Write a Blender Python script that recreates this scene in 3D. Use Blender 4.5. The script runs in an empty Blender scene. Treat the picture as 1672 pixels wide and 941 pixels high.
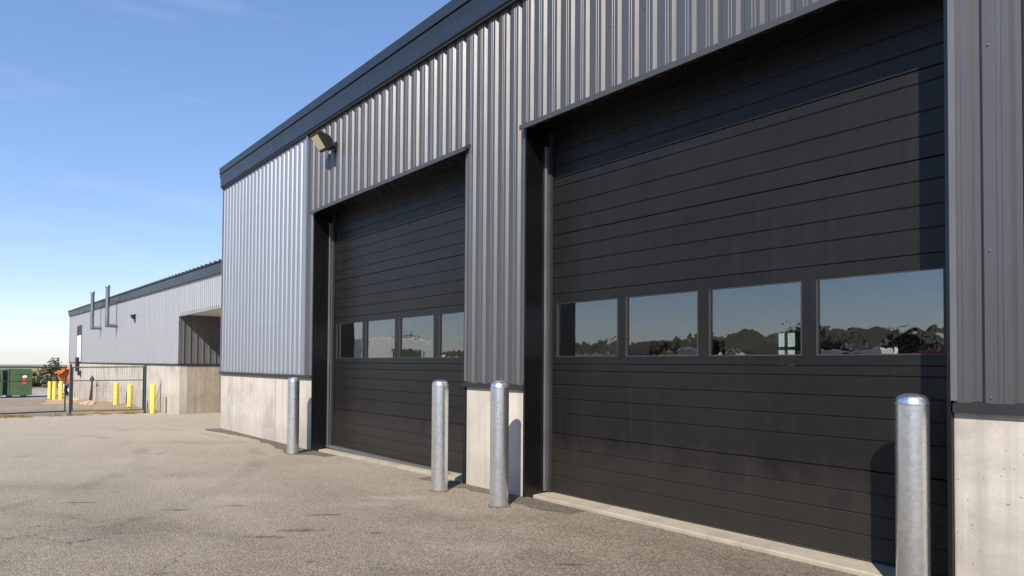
import bpy, bmesh, math, random
from mathutils import Vector, Matrix
import bisect
R = math.radians
random.seed(7)
scene = bpy.context.scene
COL = scene.collection

# ------------------------------------------------------------------ helpers
def tag(o, label=None, cat=None, group=None, kind=None):
    if label: o['label'] = label
    if cat: o['category'] = cat
    if group: o['group'] = group
    if kind: o['kind'] = kind
    return o

def thing(name, loc, label, cat, group=None):
    o = bpy.data.objects.new(name, None)
    o.empty_display_size = .2
    COL.objects.link(o); o.location = loc
    return tag(o, label, cat, group)

def origin(o):
    v = Vector((0, 0, 0))
    while o is not None:
        v += o.location; o = o.parent
    return v

class MB:
    """collects geometry in world coordinates, built as ONE mesh object"""
    def __init__(s): s.v = []; s.f = []; s.m = []
    def add(s, vs, fs, mi=0):
        b = len(s.v); s.v += [tuple(p) for p in vs]
        for f in fs: s.f.append([b + i for i in f]); s.m.append(mi)
    def box(s, x0, x1, y0, y1, z0, z1, mi=0):
        vs = [(x, y, z) for z in (z0, z1) for y in (y0, y1) for x in (x0, x1)]
        s.add(vs, [(0,2,3,1),(4,5,7,6),(0,1,5,4),(2,6,7,3),(0,4,6,2),(1,3,7,5)], mi)
    def obox(s, c, u, v, w, mi=0):
        """oriented box: centre, three half-extent vectors"""
        c, u, v, w = map(Vector, (c, u, v, w))
        vs = [c + a*u + b*v + d*w for d in (-1,1) for b in (-1,1) for a in (-1,1)]
        s.add(vs, [(0,2,3,1),(4,5,7,6),(0,1,5,4),(2,6,7,3),(0,4,6,2),(1,3,7,5)], mi)
    def prism(s, pts, off, mi=0):
        """closed polygon (3D pts) swept by vector off"""
        off = Vector(off); n = len(pts); P = [Vector(p) for p in pts]
        s.add(P + [p + off for p in P],
              [list(range(n))[::-1], list(range(n, 2*n))] + [(i, (i+1) % n, n + (i+1) % n, n + i) for i in range(n)], mi)
    def sheet(s, path, off, mi=0):
        """open polyline swept by vector off"""
        off = Vector(off); n = len(path); P = [Vector(p) for p in path]
        s.add(P + [p + off for p in P], [(i, i+1, n+i+1, n+i) for i in range(n-1)], mi)
    def tube(s, a, b, r, n=12, mi=0, r2=None, caps=True):
        a, b = Vector(a), Vector(b); d = (b - a).normalized()
        t = d.orthogonal().normalized(); q = d.cross(t); r2 = r if r2 is None else r2
        vs = [a + r*(math.cos(2*math.pi*i/n)*t + math.sin(2*math.pi*i/n)*q) for i in range(n)] + \
             [b + r2*(math.cos(2*math.pi*i/n)*t + math.sin(2*math.pi*i/n)*q) for i in range(n)]
        fs = [(i, (i+1) % n, n + (i+1) % n, n + i) for i in range(n)]
        if caps: fs += [list(range(n))[::-1], list(range(n, 2*n))]
        s.add(vs, fs, mi)
    def lathe(s, c, prof, n=32, mi=0, axis=None):
        """profile [(r, h)] turned round an axis through c"""
        c = Vector(c); d = Vector(axis or (0,0,1)).normalized(); t = d.orthogonal().normalized(); q = d.cross(t)
        vs = [c + h*d + r*(math.cos(2*math.pi*i/n)*t + math.sin(2*math.pi*i/n)*q) for r, h in prof for i in range(n)]
        fs = [(k*n+i, k*n+(i+1) % n, (k+1)*n+(i+1) % n, (k+1)*n+i) for k in range(len(prof)-1) for i in range(n)]
        fs += [list(range(n))[::-1], list(range((len(prof)-1)*n, len(prof)*n))]
        s.add(vs, fs, mi)
    def build(s, name, mat, parent=None, smooth=None, bevel=0, label=None):
        me = bpy.data.meshes.new(name)
        o0 = origin(parent) if parent else Vector((0, 0, 0))
        me.from_pydata([(x-o0.x, y-o0.y, z-o0.z) for x, y, z in s.v], [], s.f)
        for m in (mat if isinstance(mat, (list, tuple)) else [mat]): me.materials.append(m)
        me.polygons.foreach_set('material_index', s.m)
        bm = bmesh.new(); bm.from_mesh(me)
        bmesh.ops.recalc_face_normals(bm, faces=bm.faces)
        bm.to_mesh(me); bm.free()
        if smooth:
            me.polygons.foreach_set('use_smooth', [True]*len(me.polygons))
            me.set_sharp_from_angle(angle=R(smooth))
        me.update()
        o = bpy.data.objects.new(name, me); COL.objects.link(o)
        if parent: o.parent = parent
        if bevel:
            b = o.modifiers.new('bevel', 'BEVEL'); b.width = bevel; b.segments = 2; b.limit_method = 'ANGLE'
            b.angle_limit = R(40)
        if label: o['label'] = label
        return o

def kids(o): return [c for c in bpy.data.objects if c.parent == o]
def copy_tree(o, parent=None):
    c = o.copy(); COL.objects.link(c)
    if parent: c.parent = parent
    for k in kids(o): copy_tree(k, c)
    return c

# ------------------------------------------------------------------ materials
class NT:
    def __init__(s, name):
        s.mat = bpy.data.materials.new(name); s.mat.use_nodes = True
        s.t = s.mat.node_tree; s.n = s.t.nodes; s.p = s.n['Principled BSDF']
        s.co = s.n.new('ShaderNodeTexCoord'); s.geo = s.n.new('ShaderNodeNewGeometry')
    def L(s, a, b): s.t.links.new(a, b)
    def mapping(s, scale=(1,1,1), src=None):
        m = s.n.new('ShaderNodeMapping'); m.inputs['Scale'].default_value = scale
        s.L(src or s.geo.outputs['Position'], m.inputs['Vector']); return m.outputs[0]
    def noise(s, vec, scale, detail=4, rough=.6, dist=0):
        n = s.n.new('ShaderNodeTexNoise'); n.inputs['Scale'].default_value = scale
        n.inputs['Detail'].default_value = detail; n.inputs['Roughness'].default_value = rough
        n.inputs['Distortion'].default_value = dist
        s.L(vec, n.inputs['Vector']); return n.outputs['Fac']
    def voro(s, vec, scale, feature='F1', out='Distance'):
        n = s.n.new('ShaderNodeTexVoronoi'); n.feature = feature; n.inputs['Scale'].default_value = scale
        s.L(vec, n.inputs['Vector']); return n.outputs[out]
    def ramp(s, fac, stops):
        r = s.n.new('ShaderNodeValToRGB'); e = r.color_ramp.elements
        while len(e) < len(stops): e.new(.5)
        for i, (p, c) in enumerate(stops):
            e[i].position = p
            c = (c, c, c) if isinstance(c, (int, float)) else c
            e[i].color = (*c, 1)
        s.L(fac, r.inputs[0]); return r.outputs[0]
    def mix(s, fac, a, b, mode='MIX'):
        m = s.n.new('ShaderNodeMix'); m.data_type = 'RGBA'; m.blend_type = mode
        for sock, v in ((m.inputs['Factor'], fac), (m.inputs[6], a), (m.inputs[7], b)):
            if isinstance(v, (int, float)): sock.default_value = v
            elif isinstance(v, tuple): sock.default_value = (*v, 1)
            else: s.L(v, sock)
        return m.outputs[2]
    def math(s, op, a, b=0.):
        m = s.n.new('ShaderNodeMath'); m.operation = op
        for sock, v in zip(m.inputs, (a, b)):
            if isinstance(v, (int, float)): sock.default_value = v
            else: s.L(v, sock)
        return m.outputs[0]
    def bump(s, h, strength=.3, dist=.01, nrm=None):
        b = s.n.new('ShaderNodeBump'); b.inputs['Strength'].default_value = strength
        b.inputs['Distance'].default_value = dist; s.L(h, b.inputs['Height'])
        if nrm: s.L(nrm, b.inputs['Normal'])
        s.L(b.outputs[0], s.p.inputs['Normal']); return b.outputs[0]
    def set(s, **k):
        names = dict(col='Base Color', rough='Roughness', metal='Metallic', spec='Specular IOR Level', ior='IOR', coat='Coat Weight')
        for a, v in k.items():
            sock = s.p.inputs[names[a]]
            if isinstance(v, (int, float)): sock.default_value = v
            elif isinstance(v, tuple): sock.default_value = (*v, 1)
            else: s.L(v, sock)
        return s

def paint(name, col, rough=.45, metal=0., var=.12, dirt=0., bump=0., spec=.5):
    t = NT(name); pos = t.mapping()
    n = t.noise(pos, 1.7, 5); n2 = t.noise(t.mapping((9, 9, .7)), 1.5, 4)
    f = t.math('MULTIPLY_ADD', n, 1.); t.n.remove(f.node)
    lo = tuple(c*(1-var) for c in col); hi = tuple(min(1, c*(1+var)) for c in col)
    c = t.ramp(n, [(.3, lo), (.7, hi)])
    if dirt: c = t.mix(t.ramp(n2, [(.52, 0.), (.8, dirt)]), c, (.22, .18, .14))
    rr = t.ramp(n2, [(.3, max(0.02, rough-.06)), (.7, min(1, rough+.08))])
    t.set(col=c, rough=rr, metal=metal, spec=spec)
    if bump: t.bump(t.noise(pos, 60, 2), bump, .002)
    return t.mat

M = {}
def m_cladding(name, col, rough, metal):
    t = NT(name)
    # slight oil-canning plus faint vertical run marks, seen on any pressed sheet
    n = t.noise(t.mapping((1.2, 1.2, .35)), 1.6, 3)
    st = t.noise(t.mapping((38, 38, .35)), 1., 4)
    pan = t.noise(t.mapping((2.2, 2.2, .02)), 1., 1)
    c = t.mix(t.ramp(st, [(.35, 0.), (.72, .4)]), col, tuple(x*.66 for x in col))
    c = t.mix(t.ramp(pan, [(.35, 0.), (.65, .22)]), c, tuple(min(1, x*1.25) for x in col))
    t.set(col=c, rough=t.ramp(st, [(.3, rough-.05), (.7, rough+.08)]), metal=metal)
    t.bump(n, .25, .03)
    return t.mat
M['silver'] = m_cladding('silver_cladding_metal', (.335, .35, .385), .48, .75)
M['silver2'] = m_cladding('pale_silver_cladding_metal', (.44, .44, .45), .5, .6)
M['charcoal'] = m_cladding('charcoal_cladding_metal', (.14, .135, .134), .42, .72)
M['trim'] = paint('charcoal_trim', (.06, .062, .067), .4, .2, .1)
M['grey_trim'] = paint('grey_trim', (.14, .14, .145), .4, .3, .1)
M['fascia'] = paint('navy_grey_fascia', (.018, .026, .042), .36, 0, .08, spec=.35)
M['flash'] = paint('black_flashing', (.018, .018, .02), .45, 0, .1)
M['jamb'] = paint('black_jamb_steel', (.005, .005, .0055), .24, 0, .15, 0, .05)
M['bead'] = paint('window_bead', (.035, .034, .033), .5, 0, .05)
M['rail'] = paint('galvanised_rail', (.30, .30, .31), .4, .7, .15)
M['dark'] = paint('dark_interior', (.03, .03, .032), .8, 0, .1)
M['lightwall'] = paint('interior_wall', (.10, .10, .10), .8, 0, .1)
M['rubber'] = paint('black_rubber', (.02, .02, .02), .8, 0, .2)
M['fence'] = paint('dark_fence_steel', (.035, .045, .045), .5, .2, .15)
M['yellow'] = paint('yellow_bollard_paint', (.78, .60, .10), .5, 0, .12, .3)
M['green'] = paint('green_skip_paint', (.06, .105, .042), .5, 0, .18, .25)
M['darkgreen'] = paint('dark_green_paint', (.045, .09, .05), .5, 0, .15, .2)
M['white'] = paint('white_paint', (.78, .77, .74), .45, 0, .05, .15)
M['offwhite'] = paint('offwhite_panel', (.68, .69, .66), .5, 0, .05, .25)
M['orange'] = paint('orange_paint', (.75, .19, .025), .4, 0, .08, .15)
M['red'] = paint('red_sticker', (.6, .06, .03), .5, 0, .05)
M['tyre'] = paint('tyre_rubber', (.025, .025, .026), .85, 0, .2)
M['black'] = paint('black_enamel', (.014, .014, .015), .42, 0, .1)
M['pipe'] = paint('flue_steel', (.22, .24, .26), .42, .7, .15)
M['bluecar'] = paint('blue_car_paint', (.05, .09, .2), .25, .2, .05)
M['greycar'] = paint('grey_car_paint', (.25, .26, .27), .25, .4, .05)
M['redcar'] = paint('red_car_paint', (.35, .03, .025), .25, .1, .05)
M['orangeyellow'] = paint('machine_yellow', (.72, .38, .03), .45, 0, .1, .2)
M['carglass'] = paint('dark_vehicle_glass', (.02, .025, .03), .08, 0, .05)
M['roofsheet'] = paint('roof_sheet', (.3, .3, .31), .5, .2, .1)
M['brick'] = paint('rendered_wall', (.5, .46, .4), .8, 0, .1, .2)

def m_door():
    t = NT('black_door_paint')
    g = t.noise(t.mapping((2.2, 2.2, 120)), 1., 4, .65)        # fine horizontal grain pressed in the skin
    n = t.noise(t.mapping((1, 1, 1)), .9, 4)
    dust = t.noise(t.mapping((14, 14, .9)), 1., 4)
    c = t.ramp(n, [(.3, (.0074, .0068, .0062)), (.7, (.0112, .0103, .0093))])
    c = t.mix(t.ramp(dust, [(.5, 0.), (.85, .07)]), c, (.10, .088, .075))
    sx = t.n.new('ShaderNodeSeparateXYZ'); t.L(t.geo.outputs['Position'], sx.inputs[0])
    low = t.math('ADD', sx.outputs[2], t.math('MULTIPLY', t.noise(t.mapping((2.5, 2.5, 1.2)), 1.5, 6, .7), -.9))
    c = t.mix(t.ramp(low, [(.0, .10), (.35, 0.)]), c, (.12, .10, .08))       # road dust on the lowest panels
    t.set(col=c, rough=t.ramp(g, [(.3, .36), (.7, .48)]), spec=.32)
    b1 = t.n.new('ShaderNodeBump'); b1.inputs['Strength'].default_value = .35; b1.inputs['Distance'].default_value = .012
    t.L(t.noise(t.mapping((.9, .9, 2.4)), 1.3, 2), b1.inputs['Height'])
    t.bump(g, .12, .002, b1.outputs[0])
    return t.mat
M['door'] = m_door()

def m_concrete(name, base, stain=.35, seed=0.):
    t = NT(name); mp = t.mapping(); 
    big = t.noise(mp, .9 + seed, 6, .65, .6)
    streak = t.noise(t.mapping((11, 11, .45)), 1., 5, .6)
    board = t.noise(t.mapping((5.2, 5.2, .03)), 1., 0)
    fine = t.noise(mp, 42, 5, .7)
    d = tuple(x*(.66) for x in base); h = tuple(min(1, x*1.13) for x in base)
    c = t.ramp(big, [(.32, d), (.5, base), (.68, h)])
    c = t.mix(t.ramp(streak, [(.47, 0.), (.70, min(1, stain*1.5))]), c, tuple(x*.55 for x in base))
    c = t.mix(t.ramp(streak, [(.25, .35), (.42, 0.)]), c, tuple(min(1, x*1.3) for x in base))
    c = t.mix(t.ramp(board, [(.3, 0.), (.7, .18)]), c, tuple(x*.8 for x in base))
    c = t.mix(t.ramp(fine, [(.3, .28), (.5, 0.)]), c, tuple(x*.6 for x in base))
    pits = t.ramp(t.voro(mp, 17, 'SMOOTH_F1'), [(.0, 0.), (.06, 0.), (.10, 1.)])
    c = t.mix(pits, tuple(x*.45 for x in base), c)
    # splash dirt thrown up at the foot of the wall, ragged upper edge
    sx = t.n.new('ShaderNodeSeparateXYZ'); t.L(t.geo.outputs['Position'], sx.inputs[0])
    sp = t.math('ADD', sx.outputs[2], t.math('MULTIPLY', t.noise(t.mapping((3, 3, .8)), 1.4, 6, .7), -.55))
    c = t.mix(t.ramp(sp, [(-.0, .22), (.16, 0.)]), c, (.22, .18, .135))
    t.set(col=c, rough=.85, spec=.3)
    hh = t.math('ADD', t.math('MULTIPLY', fine, .5), pits)
    t.bump(hh, .35, .006)
    return t.mat
M['concrete'] = m_concrete('board_marked_concrete', (.50, .455, .395))
M['concrete2'] = m_concrete('stained_concrete', (.33, .285, .225), .5, .3)
M['sill'] = m_concrete('sill_concrete', (.42, .365, .285), .2, .6)

def m_asphalt(name, base, dark_spots=True):
    t = NT(name); mp = t.mapping()
    # exposed aggregate: stones of several sizes
    v1 = t.voro(mp, 75, 'F1', 'Color'); d1 = t.voro(mp, 75, 'F1', 'Distance')
    sep = t.n.new('ShaderNodeSeparateColor'); t.L(v1, sep.inputs[0])
    worm = t.noise(mp, 30, 5, .68, 1.9)
    fine = t.noise(mp, 190, 3, .7)
    big = t.noise(mp, .23, 7, .62, .7)
    mid = t.noise(t.mapping((.9, 2.1, 1)), .8, 6, .65, 1.)
    tr = t.noise(t.mapping((.16, 1.3, 1)), 1., 5, .6)
    lo = tuple(x*.62 for x in base); hi = tuple(min(1, x*1.42) for x in base)
    c = t.ramp(sep.outputs[0], [(.05, lo), (.5, base), (.95, hi)])
    c = t.mix(t.ramp(worm, [(.34, .75), (.54, 0.)]), c, tuple(x*.42 for x in base))
    c = t.mix(t.ramp(worm, [(.55, 0.), (.75, .5)]), c, tuple(min(1, x*1.6) for x in base))
    c = t.mix(t.ramp(fine, [(.32, .4), (.5, 0.)]), c, tuple(x*.5 for x in base))
    c = t.mix(1., c, t.ramp(big, [(.3, (.76, .75, .74)), (.48, (.98, .97, .96)), (.7, (1.18, 1.18, 1.18))]), 'MULTIPLY')
    c = t.mix(1., c, t.ramp(mid, [(.3, (.84, .83, .82)), (.5, (1, 1, 1)), (.75, (1.13, 1.12, 1.10))]), 'MULTIPLY')
    c = t.mix(1., c, t.ramp(tr, [(.35, (.9, .89, .88)), (.6, (1.04, 1.04, 1.04))]), 'MULTIPLY')
    if dark_spots:                                           # pale dust trodden over the far end of the yard
        sx = t.n.new('ShaderNodeSeparateXYZ'); t.L(t.geo.outputs['Position'], sx.inputs[0])
        far = t.ramp(t.math('ADD', t.math('MULTIPLY', sx.outputs[0], -.04), t.math('MULTIPLY', big, .35)), [(.30, 0.), (.80, .75)])
        c = t.mix(far, c, t.mix(t.ramp(fine, [(.3, 0.), (.6, .6)]), (.46, .39, .30), (.61, .525, .42)))
    if dark_spots:                                           # oil and patch stains
        sp = t.noise(t.mapping((1.3, .55, 1)), .95, 5, .62, .5)
        c = t.mix(t.ramp(sp, [(.685, 0.), (.72, .72)]), c, (.035, .03, .026))
    t.set(col=c, rough=.9, spec=.25)
    def blob(x, y, hl, hw, ang):
        mpn = t.n.new('ShaderNodeMapping'); mpn.vector_type = 'TEXTURE'
        mpn.inputs['Location'].default_value = (x, y, 0); mpn.inputs['Rotation'].default_value = (0, 0, ang); mpn.inputs['Scale'].default_value = (hl, hw, 50)
        t.L(t.geo.outputs['Position'], mpn.inputs[0])
        ln = t.n.new('ShaderNodeVectorMath'); ln.operation = 'LENGTH'; t.L(mpn.outputs[0], ln.inputs[0])
        return t.math('ADD', ln.outputs['Value'], t.math('MULTIPLY', t.math('SUBTRACT', edge, .5), 2.6))
    if dark_spots:
        wv = t.n.new('ShaderNodeVectorMath'); wv.operation = 'ADD'
        dn = t.n.new('ShaderNodeTexNoise'); dn.inputs['Scale'].default_value = 1.7; dn.inputs['Detail'].default_value = 6; t.L(mp, dn.inputs['Vector'])
        sc_ = t.n.new('ShaderNodeVectorMath'); sc_.operation = 'SCALE'; sc_.inputs['Scale'].default_value = 1.3; t.L(dn.outputs['Color'], sc_.inputs[0])
        t.L(mp, wv.inputs[0]); t.L(sc_.outputs[0], wv.inputs[1])
        ce = t.voro(wv.outputs[0], .32, 'DISTANCE_TO_EDGE')
        cm = t.math('MULTIPLY', t.ramp(ce, [(.0, 1.), (.004, .0)]), t.ramp(t.noise(mp, .35, 3), [(.48, 0.), (.62, .75)]))
        c = t.mix(cm, c, (.05, .042, .034))
        for cx, cy_, rad in ((-13.5, -5.0, 9.2), (-13.5, -5.0, 7.5), (-1.0, -9.5, 12.2), (-1.0, -9.5, 10.5)):
            vs_ = t.n.new('ShaderNodeVectorMath'); vs_.operation = 'SUBTRACT'; t.L(mp, vs_.inputs[0]); vs_.inputs[1].default_value = (cx, cy_, 0)
            ln_ = t.n.new('ShaderNodeVectorMath'); ln_.operation = 'LENGTH'; t.L(vs_.outputs[0], ln_.inputs[0])
            band = t.math('ABSOLUTE', t.math('SUBTRACT', ln_.outputs['Value'], rad))
            tm = t.math('MULTIPLY', t.ramp(band, [(.07, .24), (.16, 0.)]), t.ramp(t.noise(mp, 1.1, 5, .65), [(.42, 0.), (.62, 1.)]))
            c = t.mix(tm, c, (.10, .088, .075))
        edge = t.noise(mp, 7.5, 6, .72, .6)
        for x, y, hl, hw, k in ((-7.26, 2.27, .75, .42, .5), (-6.17, 3.66, .55, .15, .55), (-6.09, 3.25, .38, .2, .5), (-8.87, 2.21, .9, .5, .4), (-11.5, 1.9, 1.3, .6, .45), (-4.0, 3.2, .6, .2, .3)):
            c = t.mix(t.ramp(blob(x, y, hl, hw, .85), [(.0, k), (1.3, 0.)]), c, (.46, .405, .345))
        for x, y, hl, hw, k in ((-6.57, 1.03, 1.2, .7, .3), (-3.6, 2.2, .9, .5, .28), (-4.9, 3.6, .8, .22, .25), (-9.8, .6, 1.6, .5, .3), (-13.4, 3.4, 1.2, .35, .3)):
            c = t.mix(t.ramp(blob(x, y, hl, hw, .85), [(.0, k), (1.4, 0.)]), c, (.10, .085, .068))
        for x, y, hl, hw in ((-5.43, 1.98, .20, .06), (-5.47, 2.27, .25, .065), (-5.88, 2.72, .2, .04), (-4.55, 1.99, .085, .025), (-8.15, 1.03, .18, .05),
                             (-7.07, 1.7, .16, .05), (-6.89, 2.22, .2, .04), (-4.95, 2.75, .12, .03), (-3.3, 3.4, .12, .03)):
            c = t.mix(t.ramp(blob(x, y, hl, hw, .86), [(.30, .68), (1.05, 0.)]), c, (.06, .048, .037))
        t.L(c, t.p.inputs['Base Color'])
    h = t.math('ADD', t.math('MULTIPLY', worm, 1.2), t.math('SUBTRACT', fine, d1))
    t.bump(h, .75, .014)
    return t.mat
M['asphalt'] = m_asphalt('weathered_asphalt', (.285, .235, .178))
M['patch'] = m_asphalt('newer_asphalt', (.185, .158, .125), False)
M['gravel'] = m_asphalt('gravel_lot', (.33, .275, .21), False)
M['pad'] = m_asphalt('pale_pad', (.40, .37, .33), False)

def m_earth(name, a, b, sc=3.):
    t = NT(name); mp = t.mapping()
    n = t.noise(mp, sc, 8, .7, .4); n2 = t.noise(mp, .05, 5)
    c = t.ramp(n, [(.3, a), (.7, b)])
    c = t.mix(1., c, t.ramp(n2, [(.35, (.75, .8, .75)), (.65, (1.15, 1.05, .95))]), 'MULTIPLY')
    t.set(col=c, rough=.95, spec=.2); t.bump(n, .6, .05); return t.mat
M['soil'] = m_earth('sandy_soil', (.26, .19, .12), (.42, .32, .21), 6)
M['land'] = m_earth('dry_grassland', (.07, .075, .035), (.17, .145, .075), .7)
M['grass'] = m_earth('bank_grass', (.08, .095, .035), (.20, .19, .08), 1.6)
M['redearth'] = m_earth('bare_red_earth', (.25, .15, .09), (.36, .24, .15), 2)
M['hill'] = m_earth('far_hill_scrub', (.06, .065, .04), (.16, .14, .09), .06)
M['stone'] = m_earth('rubble_stone', (.34, .3, .25), (.5, .46, .4), 9)

def m_galv():
    t = NT('galvanised_steel'); mp = t.mapping()
    v = t.voro(mp, 46, 'F1', 'Color'); sep = t.n.new('ShaderNodeSeparateColor'); t.L(v, sep.inputs[0])
    n = t.noise(t.mapping((3, 3, 1.2)), 2.2, 5, .65, .4)
    run = t.noise(t.mapping((26, 26, 3.2)), 1., 4, .6, .8)
    c = t.ramp(sep.outputs[0], [(.1, (.72, .735, .75)), (.9, (.80, .81, .82))])
    c = t.mix(t.ramp(n, [(.42, 0.), (.75, .35)]), c, (.46, .49, .53))
    c = t.mix(t.ramp(run, [(.62, 0.), (.70, .3)]), c, (.86, .86, .85))
    c = t.mix(t.ramp(run, [(.26, .15), (.36, 0.)]), c, (.40, .42, .45))
    r = t.ramp(sep.outputs[1], [(.1, .27), (.9, .32)])
    t.set(col=c, rough=r, metal=.95)
    t.bump(t.noise(t.mapping((2, 2, 1)), 5, 3), .12, .003)
    return t.mat
M['galv'] = m_galv()

def m_glass():
    t = NT('door_glass'); t.n.remove(t.p)
    tr = t.n.new('ShaderNodeBsdfTransparent'); tr.inputs[0].default_value = (.62, .66, .64, 1)
    gl = t.n.new('ShaderNodeBsdfGlossy'); gl.inputs['Roughness'].default_value = 0.0
    gl.inputs[0].default_value = (.93, .92, .91, 1)
    b = t.n.new('ShaderNodeBump'); b.inputs['Strength'].default_value = .10; b.inputs['Distance'].default_value = .01
    t.L(t.noise(t.mapping((1.6, 1, 1)), 4.2, 2, .5, .4), b.inputs['Height']); t.L(b.outputs[0], gl.inputs['Normal'])
    lw = t.n.new('ShaderNodeLayerWeight'); lw.inputs[0].default_value = .5
    fr = t.math('MULTIPLY_ADD', t.math('POWER', lw.outputs['Facing'], 4.), .84); fr.node.inputs[2].default_value = .17
    mx = t.n.new('ShaderNodeMixShader')
    t.L(fr, mx.inputs[0]); t.L(tr.outputs[0], mx.inputs[1]); t.L(gl.outputs[0], mx.inputs[2])
    t.L(mx.outputs[0], t.n['Material Output'].inputs[0]); return t.mat
M['glass'] = m_glass()
def m_lens():
    t = NT('floodlight_lens'); mp = t.mapping()
    n = t.voro(mp, 60); t.set(col=t.ramp(n, [(.0, (.80, .70, .48)), (.6, (.62, .52, .33))]), rough=.25, spec=.6)
    t.bump(n, .4, .004); return t.mat
M['lens'] = m_lens()
def m_leaf(name, a, b):
    t = NT(name); n = t.noise(t.mapping(), 5, 3)
    t.set(col=t.ramp(n, [(.3, a), (.7, b)]), rough=.6, spec=.3); return t.mat
M['leaf'] = m_leaf('dark_leaf', (.045, .045, .028), (.12, .11, .06))
M['leaf2'] = m_leaf('olive_leaf', (.09, .095, .035), (.19, .17, .075))
M['bark'] = m_leaf('bark', (.07, .05, .035), (.13, .10, .07))
M['straw'] = m_leaf('dry_weed', (.22, .15, .06), (.36, .27, .12))

# ------------------------------------------------------------------ terrain
KX = [-60, -50, -36, -24.7, -15.9, -10.8, -6.4, -5.3]
KZ = [-1.25, -1.05, -.65, -.33, -.04, -.024, .04, .056]
def gz(x):
    if x <= KX[0]: return KZ[0]
    if x >= KX[-1]: return KZ[-1]
    i = bisect.bisect(KX, x) - 1
    return KZ[i] + (KZ[i+1]-KZ[i])*(x-KX[i])/(KX[i+1]-KX[i])
def lerp(x, xs, zs):
    if x <= xs[0]: return zs[0]
    if x >= xs[-1]: return zs[-1]
    i = bisect.bisect(xs, x) - 1
    return zs[i] + (zs[i+1]-zs[i])*(x-xs[i])/(xs[i+1]-xs[i])
def terrain(x, y):
    z = gz(x) - .03
    # the lot ends in the west at a slope down to the coastal plain
    z += lerp(x, [-900, -420, -170, -108], [-24, -19, -2.5, 0])
    # and falls gently away on the other sides
    z += lerp(abs(y), [120, 500, 4000], [0, -2, -22]) * (1 if x > -110 else .25)
    return z
def ground_sheet(name, mat, x0, x1, y0, y1, dz, kind='structure', zf=None, extra=()):
    xs = sorted(set([x0, x1] + [k for k in KX if x0 < k < x1] + list(extra)))
    m = MB(); f = zf or (lambda x, y: gz(x) + dz)
    n = len(xs)
    m.add([(x, y, f(x, y)) for y in (y0, y1) for x in xs], [(i, i+1, n+i+1, n+i) for i in range(n-1)])
    return tag(m.build(name, mat), kind=kind)

xs = [-6000, -3000, -1500, -900, -640, -420, -300, -230, -170, -140, -120, -108, -95, -80] + KX + [0, 10, 30, 60, 120, 300, 900, 3000, 6000]
ys = [-6000, -3000, -1500, -600, -300, -120, -60, -30, -10, 0, 10, 30, 60, 120, 300, 600, 1500, 3000, 6000]
m = MB(); n = len(xs)
m.add([(x, y, terrain(x, y)) for y in ys for x in xs],
      [(j*n+i, j*n+i+1, (j+1)*n+i+1, (j+1)*n+i) for j in range(len(ys)-1) for i in range(n-1)])
tag(m.build('ground', M['land']), kind='structure')

ground_sheet('asphalt_yard', M['asphalt'], -27.75, 45, -70, 4.76, 0)
ground_sheet('asphalt_alcove', M['asphalt'], -27.75, -15.94, 4.76, 14, 0)
ground_sheet('gravel_lot', M['gravel'], -70, -27.75, -30, 30, -.004)
ground_sheet('pale_pavement', M['pad'], -84, -56.5, -30, 9.5, .006)

# darker strip of newer asphalt along the wall foot: ragged outer edge
m = MB()
def ragged(x0, x1, y_out, step=.13, amp=.05):
    pts = []; x = x0
    while x < x1: pts.append((x, y_out(x) + random.uniform(-amp, amp))); x += step*random.uniform(.6, 1.4)
    pts.append((x1, y_out(x1)))
    return pts
for x0, x1, fy in ((-15.9, -9.9, lambda x: 4.45 + .10*math.sin(x*1.3) - .12*max(0, (x+11.5)/1.6 if x > -11.5 else 0) + (.2 if x > -10.3 else 0)),
                   (-7.1, -4.4, lambda x: 4.44 + .05*math.sin(x*3) + .12*abs(x+5.7)/1.3)):
    P = ragged(x0, x1, fy)
    vs = [(x, y, gz(x)+.004) for x, y in P] + [(x, 4.742, gz(x)+.004) for x, y in P]
    k = len(P); m.add(vs, [(i, i+1, k+i+1, k+i) for i in range(k-1)])
tag(m.build('asphalt_patch', M['patch']), kind='structure')

# soil heaped along the foot of the low building and behind the gate
m = MB(); nx, ny = 46, 9; vs = []
for j in range(ny):
    for i in range(nx):
        x = -51 + 23.6*i/(nx-1); v = j/(ny-1)
        w = 1.7 + .5*math.sin(x*.8) + .3*math.sin(x*2.1)
        y = 5.93 - w*v
        h = (.13 + .07*math.sin(x*1.1))*math.cos(v*math.pi/2)**1.2 * (1 - max(0, (x+29.5)/2.2)) + random.uniform(-.015, .015)
        vs.append((x, y, gz(x) + max(-.01, h) + (.012 if 0 < j < ny-1 else 0) - (.03 if j == ny-1 else 0)))
m.add(vs, [(j*nx+i, j*nx+i+1, (j+1)*nx+i+1, (j+1)*nx+i) for j in range(ny-1) for i in range(nx-1)])
tag(m.build('soil_bank', M['soil'], smooth=60), kind='structure')

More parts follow.
